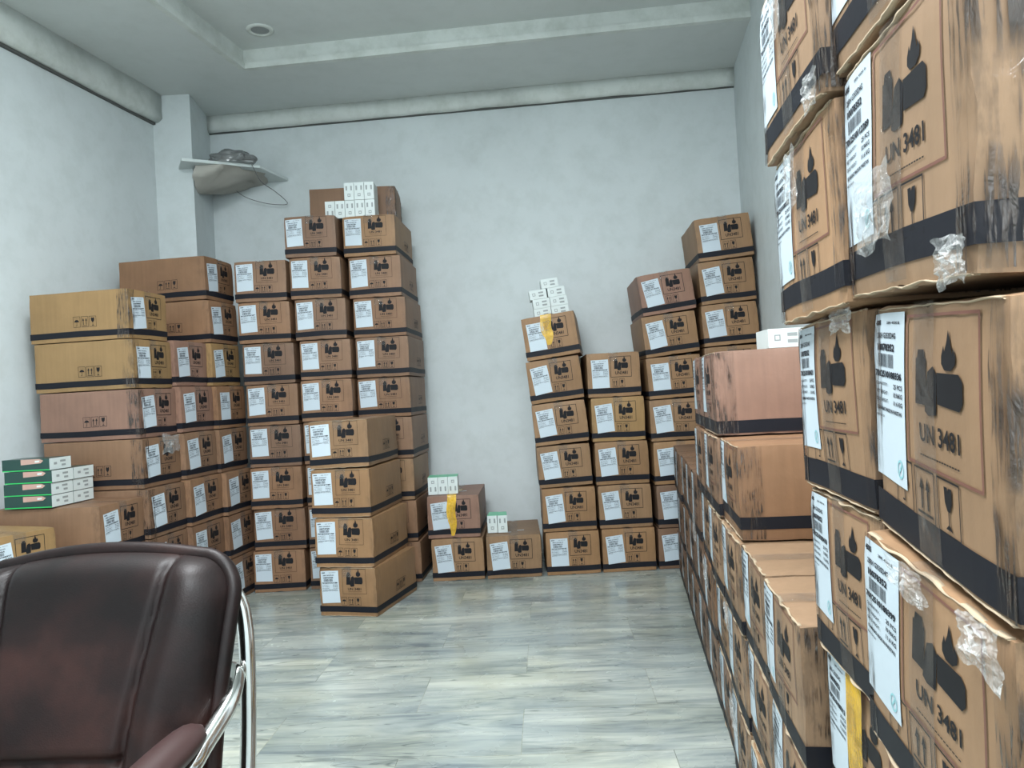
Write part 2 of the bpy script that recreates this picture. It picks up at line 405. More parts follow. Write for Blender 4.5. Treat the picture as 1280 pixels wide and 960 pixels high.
# ------------------------------------------------------------------ cartons
W0, L0, H0 = 0.35, 0.58, 0.27
def deform(p, s):
    x, y, z = p
    q = Vector((x*5+s*7.3, y*5+s*3.1, z*6+s*5.7))
    n = noise.noise_vector(q)*0.0045
    # sides belly out slightly, edges stay put
    bx = (1-(2*z/H0-1)**2)*(1-(2*x/W0)**2)
    by_ = (1-(2*z/H0-1)**2)*(1-(2*y/L0-1)**2)
    x2 = x + n.x*0.7 + (0.004*by_ if x > 0.1 else (-0.004*by_ if x < -0.1 else 0))
    y2 = y + n.y*0.7 - (0.004*bx if y < 0.1 else -0.003*bx)
    z2 = z + (n.z*0.8 if 0.02 < z < H0-0.02 else n.z*0.25)
    # crushed corners
    for (cx, cz, am) in ((-1, 1, .006), (1, 1, .007), (1, 0, .004)):
        d = (Vector((x, y, z)) - Vector((cx*W0/2, 0, cz*H0))).length
        if d < .06:
            k = (1-d/.06)**2*am*(0.4+abs(noise.noise(Vector((s*3.3+cx, cz, 0))))*1.6); y2 += k; x2 -= cx*k*.6; z2 -= (2*cz-1)*k*.7
    return (x2, y2, z2)
BM = {}
def body_mesh(s, crumple=0.0):
    key = ('body', s, crumple)
    if key in BM: return BM[key]
    bm = bmesh.new(); nx, ny, nz = 14, 18, 12
    V = {}
    def vert(i, j, k):
        if (i, j, k) not in V:
            x = -W0/2+W0*i/nx; y = L0*j/ny; z = H0*k/nz
            # round the edges a little
            r = .004
            ex = abs(x) > W0/2-1e-6; ey = y < 1e-6 or y > L0-1e-6; ez = z < 1e-6 or z > H0-1e-6
            if ex+ey+ez >= 2:
                if ex: x -= math.copysign(r*.5, x)
                if ey: y += r*.5 if y < L0/2 else -r*.5
                if ez: z += r*.5 if z < H0/2 else -r*.5
                if crumple:
                    nn = noise.noise_vector(Vector((x*24+s, y*24, z*24)))*crumple; x += nn.x; y += nn.y; z += nn.z*.6
            # seam of the two top flaps
            if k == nz and i == nx//2: z -= .0035
            if k == 0 and i == nx//2: z += .0035
            V[(i, j, k)] = bm.verts.new(deform((x, y, z), s))
        return V[(i, j, k)]
    for i in range(nx):
        for j in range(ny):
            bm.faces.new([vert(i, j, nz), vert(i+1, j, nz), vert(i+1, j+1, nz), vert(i, j+1, nz)])
            bm.faces.new([vert(i, j, 0), vert(i, j+1, 0), vert(i+1, j+1, 0), vert(i+1, j, 0)])
    for i in range(nx):
        for k in range(nz):
            bm.faces.new([vert(i, 0, k), vert(i+1, 0, k), vert(i+1, 0, k+1), vert(i, 0, k+1)])
            bm.faces.new([vert(i, ny, k), vert(i, ny, k+1), vert(i+1, ny, k+1), vert(i+1, ny, k)])
    for j in range(ny):
        for k in range(nz):
            bm.faces.new([vert(0, j, k), vert(0, j, k+1), vert(0, j+1, k+1), vert(0, j+1, k)])
            bm.faces.new([vert(nx, j, k), vert(nx, j+1, k), vert(nx, j+1, k+1), vert(nx, j, k+1)])
    me = bpy.data.meshes.new('carton_body'); bm.to_mesh(me); bm.free(); me.materials.append(M_card)
    for p in me.polygons: p.use_smooth = True
    try: me.set_sharp_from_angle(angle=rad(38))
    except Exception: pass
    BM[key] = me; return me
def wrap(us, vs, s, eps, mt, name, faces='ring'): pass
def sheet(pts_fn, nu, nv, s, name, mt, eps=.0009):
    """grid sheet laid on the carton: pts_fn(u,v)->(point, normal)"""
    vs = []; fs = []
    for a in range(nu+1):
        for c in range(nv+1):
            p, n = pts_fn(a/nu, c/nv); d = deform(p, s); vs.append((d[0]+n[0]*eps, d[1]+n[1]*eps, d[2]+n[2]*eps))
    for a in range(nu):
        for c in range(nv):
            i = a*(nv+1)+c; fs.append((i, i+1, i+nv+2, i+nv+1))
    return vs, fs
def cached(key, fn):
    if key not in BM: BM[key] = fn()
    return BM[key]
def ring_path(u):   # round the four upright faces, following a path
    per = [W0, L0, W0, L0]; t = u*sum(per)
    r = .0
    if t < W0: return (-W0/2+t, 0), (0, -1)
    t -= W0
    if t < L0: return (W0/2, t), (1, 0)
    t -= L0
    if t < W0: return (W0/2-t, L0), (0, 1)
    t -= W0
    return (-W0/2, L0-min(t, L0)), (-1, 0)
def band_mesh(s, v0=.085, v1=.205):
    def f():
        vs = []; fs = []; mi = []
        segs = []
        nW, nL = 14, 18
        for i in range(nW): segs.append(((-W0/2+W0*i/nW, 0), (0, -1) if i else (-.7, -.7)))
        for i in range(nL): segs.append(((W0/2, L0*i/nL), (1, 0) if i else (.7, -.7)))
        for i in range(nW): segs.append(((W0/2-W0*i/nW, L0), (0, 1) if i else (.7, .7)))
        for i in range(nL): segs.append(((-W0/2, L0-L0*i/nL), (-1, 0) if i else (-.7, .7)))
        for (p, n) in segs:
            for k in range(3):
                d = deform((p[0], p[1], H0*(v0+(v1-v0)*k/2)), s); vs.append((d[0]+n[0]*.0012, d[1]+n[1]*.0012, d[2]))
        N_ = len(segs)
        for i in range(N_):
            j = (i+1) % N_
            for k in range(2): fs.append((i*3+k, j*3+k, j*3+k+1, i*3+k+1))
        return mesh_from(vs, fs, 'black_band', [M_band], None, False)
    return cached(('band', s, v0), f)
def front(u, v): return ((-W0/2+u*W0, 0, v*H0), (0, -1, 0))
class Marks:
    """flat print on a carton face; coordinates in metres from the lower left corner of the face"""
    def __init__(s, face, seed, eps=.0012): s.face = face; s.seed = seed; s.eps = eps; s.v = []; s.f = []; s.mi = []
    def P(s, u, v):
        if s.face == 'front': p = (-W0/2+u, 0, v); n = (0, -1, 0)
        elif s.face == 'right': p = (W0/2, u, v); n = (1, 0, 0)
        elif s.face == 'left': p = (-W0/2, L0-u, v); n = (-1, 0, 0)
        d = deform(p, s.seed); return (d[0]+n[0]*s.eps, d[1]+n[1]*s.eps, d[2]+n[2]*s.eps)
    def poly(s, pts, k=0):
        b = len(s.v); s.v += [s.P(*q) for q in pts]; s.f.append(tuple(range(b, b+len(pts)))); s.mi.append(k)
    def rect(s, u0, v0, u1, v1, k=0): s.poly([(u0, v0), (u1, v0), (u1, v1), (u0, v1)], k)
    def frame(s, u0, v0, u1, v1, t, k=0, dash=0):
        for (a, b_, c, d) in ((u0, v0, u1, v0+t), (u0, v1-t, u1, v1), (u0, v0+t, u0+t, v1-t), (u1-t, v0+t, u1, v1-t)):
            n = max(1, int(max(c-a, d-b_)/.03)) if not dash else max(1, int(max(c-a, d-b_)/dash))
            hor = (c-a) > (d-b_)
            for i in range(n):
                g = 0.72 if dash else 1.0
                if hor: s.rect(a+(c-a)*i/n, b_, a+(c-a)*(i+g)/n, d, k)
                else: s.rect(a, b_+(d-b_)*i/n, c, b_+(d-b_)*(i+g)/n, k)
    def text(s, t, u, v, h, wfit=None, k=0, bold=.02, rot=0):
        vs, fs = text2d(t, h, wfit, bold); b = len(s.v)
        s.v += [s.P(u+x, v+y) for x, y in vs]
        for q in fs: s.f.append(tuple(b+i for i in q)); s.mi.append(k)
    def mesh(s, name, mats): return mesh_from(s.v, s.f, name, mats, s.mi)
def circ(cx, cy, rx_, ry_, n=12, a0=0, a1=2*math.pi): return [(cx+rx_*math.cos(a0+(a1-a0)*i/n), cy+ry_*math.sin(a0+(a1-a0)*i/n)) for i in range(n if a1-a0 > 6.2 else n+1)]
def batteries(m, u, v, w, h, k=0):
    """battery pictogram: upright cell, small pack, lying cell, flame"""
    m.poly([(u, v+.10*h), (u+.24*w, v+.10*h), (u+.26*w, v+.74*h), (u+.02*w, v+.74*h)], k)
    m.poly([(u+.05*w, v+.74*h), (u+.23*w, v+.74*h), (u+.21*w, v+.86*h), (u+.07*w, v+.86*h)], k)
    m.poly([(u+.22*w, v+.02*h), (u+.30*w, v-.03*h), (u+.47*w, v+.0*h), (u+.50*w, v+.52*h), (u+.42*w, v+.64*h), (u+.30*w, v+.56*h), (u+.25*w, v+.30*h)], k)
    m.poly([(u+.50*w, v+.15*h), (u+.92*w, v+.12*h), (u+.98*w, v+.22*h), (u+.98*w, v+.48*h), (u+.92*w, v+.57*h), (u+.50*w, v+.56*h)], k)
    fl = [(.60, .68), (.66, .60), (.78, .60), (.86, .68), (.87, .78), (.82, .90), (.81, .80), (.77, .96), (.73, 1.12), (.70, .96), (.66, .84), (.64, .92), (.60, .78)]
    m.poly([(u+x*w, v+y*h) for x, y in fl], k)
def sym_umbrella(m, u, v, s, k=0, A=.72):
    m.frame(u, v, u+s*A, v+s, s*.035, k)
    cx = u+s*A/2; m.poly(circ(cx, v+s*.48, s*.24, s*.22, 10, 0, math.pi), k)
    m.rect(cx-s*.02, v+s*.16, cx+s*.02, v+s*.5, k); m.rect(cx-s*.12, v+s*.13, cx+s*.02, v+s*.17, k)
    for q in (-.15, 0, .15): m.rect(cx+q*s-s*.012, v+s*.76, cx+q*s+s*.012, v+s*.86, k)
def sym_arrows(m, u, v, s, k=0, A=.72):
    m.frame(u, v, u+s*A, v+s, s*.035, k)
    for q in (-.15, .15):
        cx = u+s*A/2+q*s; m.rect(cx-s*.035, v+s*.22, cx+s*.035, v+s*.62, k); m.poly([(cx-s*.10, v+s*.60), (cx+s*.10, v+s*.60), (cx, v+s*.84)], k)
    m.rect(u+s*.12, v+s*.11, u+s*(A-.12), v+s*.16, k)
def sym_glass(m, u, v, s, k=0, A=.72):
    m.frame(u, v, u+s*A, v+s, s*.035, k); cx = u+s*A/2
    m.poly([(cx-s*.17, v+s*.86), (cx-s*.15, v+s*.58), (cx-s*.05, v+s*.44), (cx+s*.05, v+s*.44), (cx+s*.15, v+s*.58), (cx+s*.17, v+s*.86), (cx+s*.03, v+s*.86), (cx-s*.04, v+s*.74), (cx+s*.03, v+s*.68), (cx-s*.03, v+s*.86)], k)
    m.rect(cx-s*.018, v+s*.18, cx+s*.018, v+s*.46, k); m.poly([(cx-s*.15, v+s*.11), (cx+s*.15, v+s*.11), (cx+s*.04, v+s*.19), (cx-s*.04, v+s*.19)], k)
def marks_mesh(kind, s):
    def f():
        m = Marks('front', s)
        if kind == 'thin':       # thin frame, three symbols
            m.frame(.148, .125, .292, .262, .0016)
            batteries(m, .172, .168, .102, .086); m.text('UN 3481', .180, .146, .014, .080)
            m.rect(.182, .137, .262, .1385)
            sym_umbrella(m, .136, .060, .048); sym_arrows(m, .178, .060, .048); sym_glass(m, .220, .060, .048)
        elif kind == 'frame':    # bold square frame, two symbols
            m.frame(.152, .118, .292, .244, .0030)
            batteries(m, .178, .160, .094, .078); m.text('UN3481', .184, .134, .020, .082)
            sym_arrows(m, .162, .058, .050); sym_glass(m, .208, .058, .050)
        else:                    # the near cartons: brown frame, large pictogram
            m.frame(.122, .102, .304, .258, .0030, 1)
            batteries(m, .150, .158, .122, .074); m.text('UN 3481', .160, .128, .0190, .100)
            for i in range(16):
                m.rect(.160+i*.0062, .1135, .1645+i*.0062, .1150)
            sym_umbrella(m, .078, .046, .054, 0, 1.0); sym_arrows(m, .139, .046, .054, 0, 1.0); sym_glass(m, .200, .046, .054, 0, 1.0)
        return m.mesh('printed_marks', [M_ink, M_ink2])
    return cached(('marks', kind, s), f)
def side_marks(side, s):
    def f():
        m = Marks(side, s)
        a = .26
        sym_umbrella(m, a, .075, .058); sym_arrows(m, a+.047, .075, .058); sym_glass(m, a+.094, .075, .058)
        return m.mesh('side_marks', [M_ink])
    return cached(('side', side, s), f)
def label_meshes(code, lot, kind, s):
    """paper + print; the paper is tilted a little for some seeds"""
    def f():
        if kind == 'near': lw, lh, ou, ov, rt_ = .112, .196, .003, .066, 0
        elif kind == 'thin': lw, lh, ou, ov, rt_ = .112, .178, .014, .072, rad(random.Random(s*9+len(lot)).uniform(-2.5, .8))
        else: lw, lh, ou, ov, rt_ = .112, .172, .030, .056, rad(random.Random(s*5+3).uniform(-6, -1))
        pm = Marks('front', s, .0013); pr = Marks('front', s, .0019)
        c, sn = math.cos(rt_), math.sin(rt_); cx, cy = ou+lw/2, ov+lh/2
        def T(x, y): x -= lw/2; y -= lh/2; return (cx+c*x+sn*y, cy-sn*x+c*y)
        pm_n = 6
        for i in range(pm_n):
            for j in range(8):
                pm.poly([T(lw*i/pm_n, lh*j/8), T(lw*(i+1)/pm_n, lh*j/8), T(lw*(i+1)/pm_n, lh*(j+1)/8), T(lw*i/pm_n, lh*(j+1)/8)])
        def tx(t, x, y, h, wf, k=0, bold=.01):
            vs, fs = text2d(t, h*lh, wf*lw, bold+.015); b = len(pr.v)
            pr.v += [pr.P(*T(x*lw+a, y*lh+b_)) for a, b_ in vs]
            for q in fs: pr.f.append(tuple(b+i for i in q)); pr.mi.append(k)
        def rc(x0, y0, x1, y1, k=0): pr.poly([T(x0*lw, y0*lh), T(x1*lw, y0*lh), T(x1*lw, y1*lh), T(x0*lw, y1*lh)], k)
        rnd = random.Random(hash(code) % 1000)
        def bars(x0, x1, y0, y1, n, seed=7):
            R_ = random.Random(seed); x = x0; u = (x1-x0)/n
            while x < x1:
                a = u*R_.choice((.35, .35, .6, .9)); rc(x, y0, min(x+a, x1), y1); x += a+u*R_.choice((.35, .5, .8))
        tx('45005', .05, .925, .036, .20, bold=.04); tx('2BR 4500 B', .46, .932, .016, .40)
        tx('2BRH G353SD4G', .12, .845, .036, .62)
        tx(code, .14, .768, .046, .56, bold=.03)
        bars(.16, .66, .672, .752, 34)
        tx(lot, .04, .608, .044, .88, bold=.03)
        for i, (a, b_) in enumerate((('QUANTITY :', '25 PCS'), ('NET WEIGHT :', '10.96KG'), ('GROSS WEIGHT :', '11.6 KG'))):
            y = .555-i*.048; tx(a, .05, y, .022, .44, bold=0); tx(b_, .66, y-.003, .028, .28)
        tx('ISLAMABAD MADE IN PAKISTAN', .07, .405, .024, .84, bold=.02)
        tx('BATCH 01', .05, .365, .014, .28, bold=0)
        if kind != 'near':
            rc(.05, .640, .95, .646); rc(.05, .385, .95, .390)
        # small round recycling stamp in teal at the lower right
        stp = None
        if kind == 'near':
            keep = pr; pr = Marks('front', s, .0019)
            pts = circ(.83*lw, .10*lh, .09*lw, .055*lh, 14)
            inn = circ(.83*lw, .10*lh, .072*lw, .042*lh, 14)
            for i in range(14):
                j = (i+1) % 14; pr.poly([T(*pts[i]), T(*pts[j]), T(*inn[j]), T(*inn[i])], 1)
            pr.poly([T(.80*lw, .07*lh), T(.87*lw, .12*lh), T(.86*lw, .135*lh), T(.79*lw, .085*lh)], 1)
            stp = pr.mesh('stamp', [M_lprint, M_teal]); pr = keep
        return pm.mesh('label', [M_lab]), pr.mesh('print', [M_lprint, M_teal]), stp
    return cached(('label', code, lot, kind, s), f)
def tape_mesh(kind, s):
    def f():
        vs = []; fs = []
        def strip(path, across, hw, n):
            # path: list of (point, normal); across: unit vector
            b = len(vs)
            for (p, n_) in path:
                for q in (-1, -.5, 0, .5, 1):
                    x = p[0]+across[0]*hw*q; y = p[1]+across[1]*hw*q; z = p[2]+across[2]*hw*q
                    d = deform((x, y, z), s); j = .0012+.0012*abs(noise.noise(Vector((x*60, y*60, z*60+s))))
                    vs.append((d[0]+n_[0]*j, d[1]+n_[1]*j, d[2]+n_[2]*j))
            for i in range(len(path)-1):
                for k in range(4): a = b+i*5+k; fs.append((a, a+1, a+6, a+5))
        if kind in ('top', 'full'):
            low = .80*H0 if kind == 'top' else .01
            path = []
            n = 14
            for i in range(n+1):
                z = low+(H0-.002-low)*i/n; path.append(((0.0, -.0005, z), (0, -1, 0)))
            path.append(((0, -.001, H0), (0, -.7, .7)))
            for i in range(1, 17): path.append(((0, L0*i/16, H0), (0, 0, 1)))
            strip(path, (1, 0, 0), .030, n)
        if kind == 'full':
            path = [((.0, -.0012, H0*i/12*.4), (0, -1, 0)) for i in range(13)]
        return mesh_from(vs, fs, 'clear_tape', [M_tape], None, True)
    return cached(('tape', kind, s), f)
def corner_mesh(side, s, hw=.05, sw=.065):
    def f():
        vs = []; fs = []; n = 14; cols = []
        for q in range(6): cols.append((-hw+hw*q/5, 'f'))
        for q in range(1, 7): cols.append((sw*q/6, 's'))
        for (t, fc) in cols:
            for k in range(n+1):
                z = H0*(.02+.97*k/n)
                if fc == 'f': p = (side*(W0/2+t), 0, z); nn = (0, -1, 0)
                else: p = (side*W0/2, t, z); nn = (side, 0, 0)
                d = deform(p, s); j = .0022+.001*noise.noise(Vector((t*80, z*30, s)))
                if abs(t) < 1e-6: nn = (side*.7, -.7, 0)
                vs.append((d[0]+nn[0]*j, d[1]+nn[1]*j, d[2]))
        for i in range(len(cols)-1):
            for k in range(n): a = i*(n+1)+k; fs.append((a, a+1, a+n+2, a+n+1))
        return mesh_from(vs, fs, 'dirty_corner_tape', [M_streak], None, True)
    return cached(('corner', side, s, hw, sw), f)
def lip_mesh(s, up_=True):
    """ragged turned-out cardboard edge along the top front of a near carton"""
    def f():
        vs = []; fs = []; n = 60
        for i in range(n+1):
            x = -W0/2+.01+(W0-.02)*i/n
            a = noise.noise(Vector((x*18, s, 0))); c_ = noise.noise(Vector((x*50, s, 4)))
            o = .000+.006*max(0, a+.05)+.0015*c_; t = .0014+.0012*abs(c_)
            zc = (H0-.004 if up_ else .004)+.003*noise.noise(Vector((x*25, s, 9)))
            for (dy, dz) in ((0.006, -t), (-o, -t*.6), (-o-.001, t*.4), (0.006, t*.8)):
                d = deform((x, 0, H0 if up_ else 0), s); vs.append((d[0], d[1]+dy, zc+dz))
        for i in range(n):
            for k in range(4):
                a = i*4+k; b = i*4+(k+1) % 4; fs.append((a, b, b+4, a+4))
        fs.append((0, 1, 2, 3)); fs.append((n*4+3, n*4+2, n*4+1, n*4))
        return mesh_from(vs, fs, 'flap_edge', [mat_lip], None, True)
    return cached(('lip', s, up_), f)
mat_lip = mat('torn_paper_edge', (0.40, 0.31, 0.21), 0.7)
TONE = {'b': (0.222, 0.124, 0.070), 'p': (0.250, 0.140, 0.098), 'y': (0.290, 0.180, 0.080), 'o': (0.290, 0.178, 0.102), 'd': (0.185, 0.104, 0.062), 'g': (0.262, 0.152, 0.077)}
TN = {'b': 'brown', 'p': 'pinkish brown', 'y': 'yellowish brown', 'o': 'light brown', 'd': 'dark brown', 'g': 'tan'}
ORD = ['bottom', 'second', 'third', 'fourth', 'fifth', 'sixth', 'seventh', 'eighth', 'ninth']
rnd = random.Random(5)
count = [0]
def carton(x, y, z, rot, W, H, tone, kind, code, lot, label, group, tilt=0, tilt2=0, L=.58, corners=(), tape='top', sides=(), lip=False, crumple=0.0015, anchor='left', band=(.085, .205)):
    """x,y,z: foot of the carton's label-face left corner (seen facing the label)"""
    count[0] += 1; s = count[0] % 5
    root = bpy.data.objects.new('carton', None); C.objects.link(root)
    sx, sy, sz = W/W0, L/L0, H/H0
    root.scale = (sx, sy, sz)
    root.rotation_euler = (rad(tilt2), -rad(tilt), rad(rot))
    R_ = root.rotation_euler.to_matrix()
    a = Vector((-W/2 if anchor == 'left' else W/2, 0, 0))
    root.location = Vector((x, y, z)) - R_ @ a
    tag(root, label, 'box', group)
    c = TONE[tone]; k = rnd.uniform(.92, 1.08); h = rnd.uniform(-.01, .01)
    o = link('carton_body', body_mesh(s, crumple), root); o.color = (c[0]*k+h, c[1]*k, c[2]*k-h*.5, 1)
    link('black_band', band_mesh(s, *band), root)
    if kind:
        link('printed_marks', marks_mesh(kind, s), root)
        lp, pr, stp = label_meshes(code, lot, kind, s)
        lo = link('shipping_label', lp, root); link('label_print', pr, lo)
        if stp: link('round_stamp', stp, lo)
    if tape: link('clear_tape', tape_mesh(tape, s), root)
    for cs in corners: link('corner_tape', corner_mesh(cs, s, *((.030, .20) if lot[:7] in ('7012510',) and lip and H < .2640 and kind == 'near' and code == '10078352' and group.endswith('near columns') else (.05, .065))), root)
    for sd in sides: link('handling_symbols', side_marks(sd, s), root)
    if lip: link('flap_edge', lip_mesh(s, True), root); link('flap_edge', lip_mesh(s, False), root)
    return root
GAP = .003
def column(desc, group, Y, W, yaw, items, top, tones, kind, code, lot, sides=(), corners=(), upto=None):
    """frontal column: items = (x left, z bottom, tilt[, yaw])"""
    n = len(items)
    for i, it in enumerate(items):
        x, z = it[0], it[1]; tl_ = it[2] if len(it) > 2 else 0; yw = it[3] if len(it) > 3 else yaw
        zt = items[i+1][1] if i+1 < n else top
        tn = tones[i % len(tones)]
        pos = 'topmost' if i == n-1 else ORD[i]+('' if i == 0 else ' from the floor')
        carton(x+GAP, Y+rnd.uniform(-.012, .012), z, -yw, W-GAP*2, zt-z-.002, tn, kind, code, lot,
               f'{TN[tn]} carton, {pos} in {desc}', group, tilt=tl_, sides=sides, corners=corners)
LC = '10074720'; LT = '7012510161207'
column('left column of the tall rear left block', 'cartons of the rear left block', 4.985, .342, 0,
       [(-1.741, 0), (-1.727, .27), (-1.729, .54), (-1.727, .81), (-1.731, 1.08), (-1.742, 1.347), (-1.754, 1.615), (-1.765, 1.885)], 2.154,
       'bdbdbdbb', 'thin', LC, LT)
column('middle column of the tall rear left block', 'cartons of the rear left block', 5.0, .340, 0,
       [(-1.378, 0), (-1.378, .27), (-1.378, .54), (-1.38, .81), (-1.378, 1.09), (-1.376, 1.36), (-1.392, 1.62), (-1.41, 1.888), (-1.430, 2.16)], 2.43,
       'bbbbbbbbd', 'thin', LC, LT)
column('right column of the tall rear left block', 'cartons of the rear left block', 5.07, .358, 3.5,
       [(-1.010, 0), (-1.022, .268), (-1.028, .54), (-1.024, .813), (-1.026, 1.09), (-1.020, 1.355), (-1.028, 1.622), (-1.046, 1.885), (-1.067, 2.16)], 2.43,
       'bbgbbbbbg', 'thin', LC, LT, sides=('right',))
# forward stack of four
for i, (px, py, z, zt, yw, tn) in enumerate([(-1.155, 4.375, 0, .278, 15, 'g'), (-1.165, 4.36, .278, .558, 11, 'g'), (-1.172, 4.36, .558, .832, 9, 'g'), (-1.172, 4.37, .832, 1.105, 7.5, 'g')]):
    carton(px, py, z, -yw, .350, zt-z-.002, tn, 'thin', LC, '7012510161188', f'{TN[tn]} carton, {"topmost" if i == 3 else ORD[i]} of four, stack standing forward on the floor before the rear block',
           'cartons of the forward stack', sides=('right',), lip=True, crumple=.004, tilt=(0, -.6, -.4, .6)[i])
RC = '10079013'; RL = '7012510170142'
column('low left stack of the back wall row', 'cartons along the back wall', 5.03, .350, 2, [(-.590, 0), (-.604, .277)], .557, 'gp', 'frame', RC, RL, sides=('right',))
column('single carton by the bare wall', 'cartons along the back wall', 5.02, .365, 0, [(-.230, 0)], .28, 'g', 'frame', RC, RL)
column('leaning column left of two along back wall', 'cartons along the back wall', 5.03, .358, 2,
       [(.160, 0, 0, 0), (.149, .283, .3, 1), (.140, .568, 2, 1), (.132, .842, 4, 3), (.117, 1.118, 5.5, 4), (.105, 1.402, 6.3, 7)], 1.686, 'gggggg', 'frame', RC, RL, sides=('right',))
column('five high column right of the leaning one', 'cartons along the back wall', 5.03, .355, 1,
       [(.525, 0), (.519, .283), (.513, .568), (.504, .852), (.493, 1.142)], 1.435, 'gggyg', 'frame', RC, RL)
column('seven high column beside the corner column', 'cartons along the back wall', 5.03, .362, 2,
       [(.893, 0), (.900, .268), (.896, .55), (.890, .832, 1), (.890, 1.108, 2.5), (.886, 1.382, 5), (.881, 1.655, 6.5)], 1.928, 'ddggggp', 'frame', RC, RL)
column('tallest column in the back right corner', 'cartons along the back wall', 5.03, .366, 4.4,
       [(1.270, 0), (1.27, .287), (1.27, .575), (1.27, .865), (1.271, 1.15, 1), (1.271, 1.433, 2.5), (1.271, 1.708, 3.5), (1.270, 1.992, 4.5)], 2.278, 'gggggggg', 'frame', RC, RL)

# left wall row: label ends face the room; stagger line runs back at 13 degrees
LR = rad(13); bs = 8.0
E = [(-1.716+math.sin(LR)*.352*(-k)-.0, 5.10-math.cos(LR)*.352*k) for k in range(0, 6)]
def lrow(k, zs, top, tones, dxs, desc, corners=(), extra=(), sides=()):
    n = len(zs)
    for i in range(n):
        zt = zs[i+1] if i+1 < n else top
        ex, ey = E[k+1]; dx = dxs[i] if i < len(dxs) else 0
        tn = tones[i % len(tones)]
        pos = 'topmost' if i == n-1 else ORD[i]+('' if i == 0 else ' from the floor')
        carton(ex+dx, ey, zs[i], 90-bs, .350, zt-zs[i]-.002, tn, 'frame', '10079984', '7012510150077',
               f'{TN[tn]} carton, {pos} in {desc}', 'cartons along the left wall', corners=corners, sides=sides)
lrow(0, [.27*i for i in range(8)], 2.165, 'ddbbbybb', [0, 0, 0, -.03, -.03, -.055, -.055, -.07], 'left wall stack touching the rear block', sides=('left',))
lrow(1, [.27*i for i in range(6)], 1.62, 'ddbbpp', [0, 0, 0, -.02, -.03, -.055], 'left wall stack second from the rear block')
lrow(2, [.268*i for i in range(7)], 1.878, 'ddbbpyy', [0, 0, 0, -.02, -.03, -.045, -.06], 'left wall stack third from the rear block', corners=(-1,), sides=('left',))
lrow(3, [.256*i for i in range(3)], .768, 'ddb', [0, 0, 0], 'left wall stack under the green boxes')
for i in range(3):
    carton(-2.275, 3.235, i*.236, 90-22, .35, .234, 'y', 'frame', '10068934', '7012510150311', f'yellowish carton, {("bottom", "middle", "topmost")[i]} of the stack behind the leather chair', 'cartons behind the chair')

# carton lying across the top of the rear block
carton(-.745, 5.37, 2.435, 90+1.5, .33, .268, 'b', None, '', '', 'brown carton lying lengthwise across the top of the rear left block', None, corners=(-1, 1), L=.60)

# right wall row
RY = rad(8.5)
def rline(y): return .273 + math.tan(RY)*y
def rrow(yf, yn_, zs, top, tones, desc, dx=0.0, corners=(-1, 1), sides=(), lip=False, kinds=None, tilts=None):
    n = len(zs); W = (yf-yn_)/math.cos(RY)
    for i in range(n):
        zt = zs[i+1] if i+1 < n else top
        tn = tones[i % len(tones)]
        pos = 'topmost' if i == n-1 else ORD[i]+('' if i == 0 else ' from the floor')
        j = rnd.uniform(-.010, .010)
        carton(rline(yf)+dx+j, yf-.002, zs[i], -90-8.5, W-.005, zt-zs[i]-.002, tn, 'near', '10078352', '7012510180421',
               f'{TN[tn]} carton, {pos} in {desc}', 'cartons along the right wall', corners=corners, sides=sides, tape='full', lip=lip, crumple=.003, band=(.12, .25) if i == 3 and n == 4 else (.03, .175))
cn = ['third', 'fourth', 'fifth', 'sixth', 'seventh', 'eighth', 'ninth', 'tenth', 'eleventh', 'twelfth']
ys = [1.705, 2.06, 2.425, 2.80, 3.16, 3.52, 3.88, 4.24, 4.60, 4.955]; ynear = [1.345]+ys[:-1]
ynear[0] = 1.345
lv = [3, 3, 4, 5, 5, 3, 3, 3, 3, 3]
tn_ = ['ooo', 'ooo', 'ooob', 'bgobp', 'bbgbp', 'ddd', 'ddd', 'dbd', 'ddd', 'ddd']  # fifth column's top carton: darker tone stands in for its shaded long side
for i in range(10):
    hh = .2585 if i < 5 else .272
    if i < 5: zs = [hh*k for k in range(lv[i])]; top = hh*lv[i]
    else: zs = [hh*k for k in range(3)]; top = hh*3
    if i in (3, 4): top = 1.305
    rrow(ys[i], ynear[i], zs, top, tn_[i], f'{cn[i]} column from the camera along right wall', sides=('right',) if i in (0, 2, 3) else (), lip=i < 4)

# the two tall near columns
NC = '10078352'
def near(desc, items):
    for i, (xf, yf, z, zt, W, rot, t, lot, tn, nm) in enumerate(items):
        carton(xf, yf, z, rot, W, zt-z-.0015, tn, 'near', NC, lot, f'{TN[tn]} carton, {nm} in {desc}', 'cartons of the two tall near columns',
               tilt=t, corners=(-1, 1), tape='full', lip=True, crumple=.004, sides=('right',), band=(.03, .165) if i < 5 else (.09, .215))
HN = .2585
nm7 = ['bottom', 'second from the floor', 'third from the floor', 'fourth from the floor', 'fifth from the floor', 'sixth from the floor', 'topmost']
near('second column from the camera at right', [
    (.487, 1.262, 0, HN, .325, -97, 0, '7012510180310', 'o', nm7[0]),
    (.487, 1.262, HN, 2*HN, .325, -97, 0, '7012510180311', 'o', nm7[1]),
    (.490, 1.262, 2*HN, 3*HN, .325, -97, 0, '7012510180312', 'o', nm7[2]),
    (.476, 1.255, 3*HN, 4*HN, .325, -97, 0, '7012510180418', 'o', nm7[3]),
    (.472, 1.255, 4*HN, 5*HN, .325, -97, 0, '7012510180421', 'o', nm7[4]),
    (.447, 1.250, 5*HN, 6*HN, .325, -97, 0, '7012510180352', 'o', nm7[5]),
    (.436, 1.250, 6*HN, 7*HN, .325, -97, 0, '7012510180364', 'o', nm7[6])])
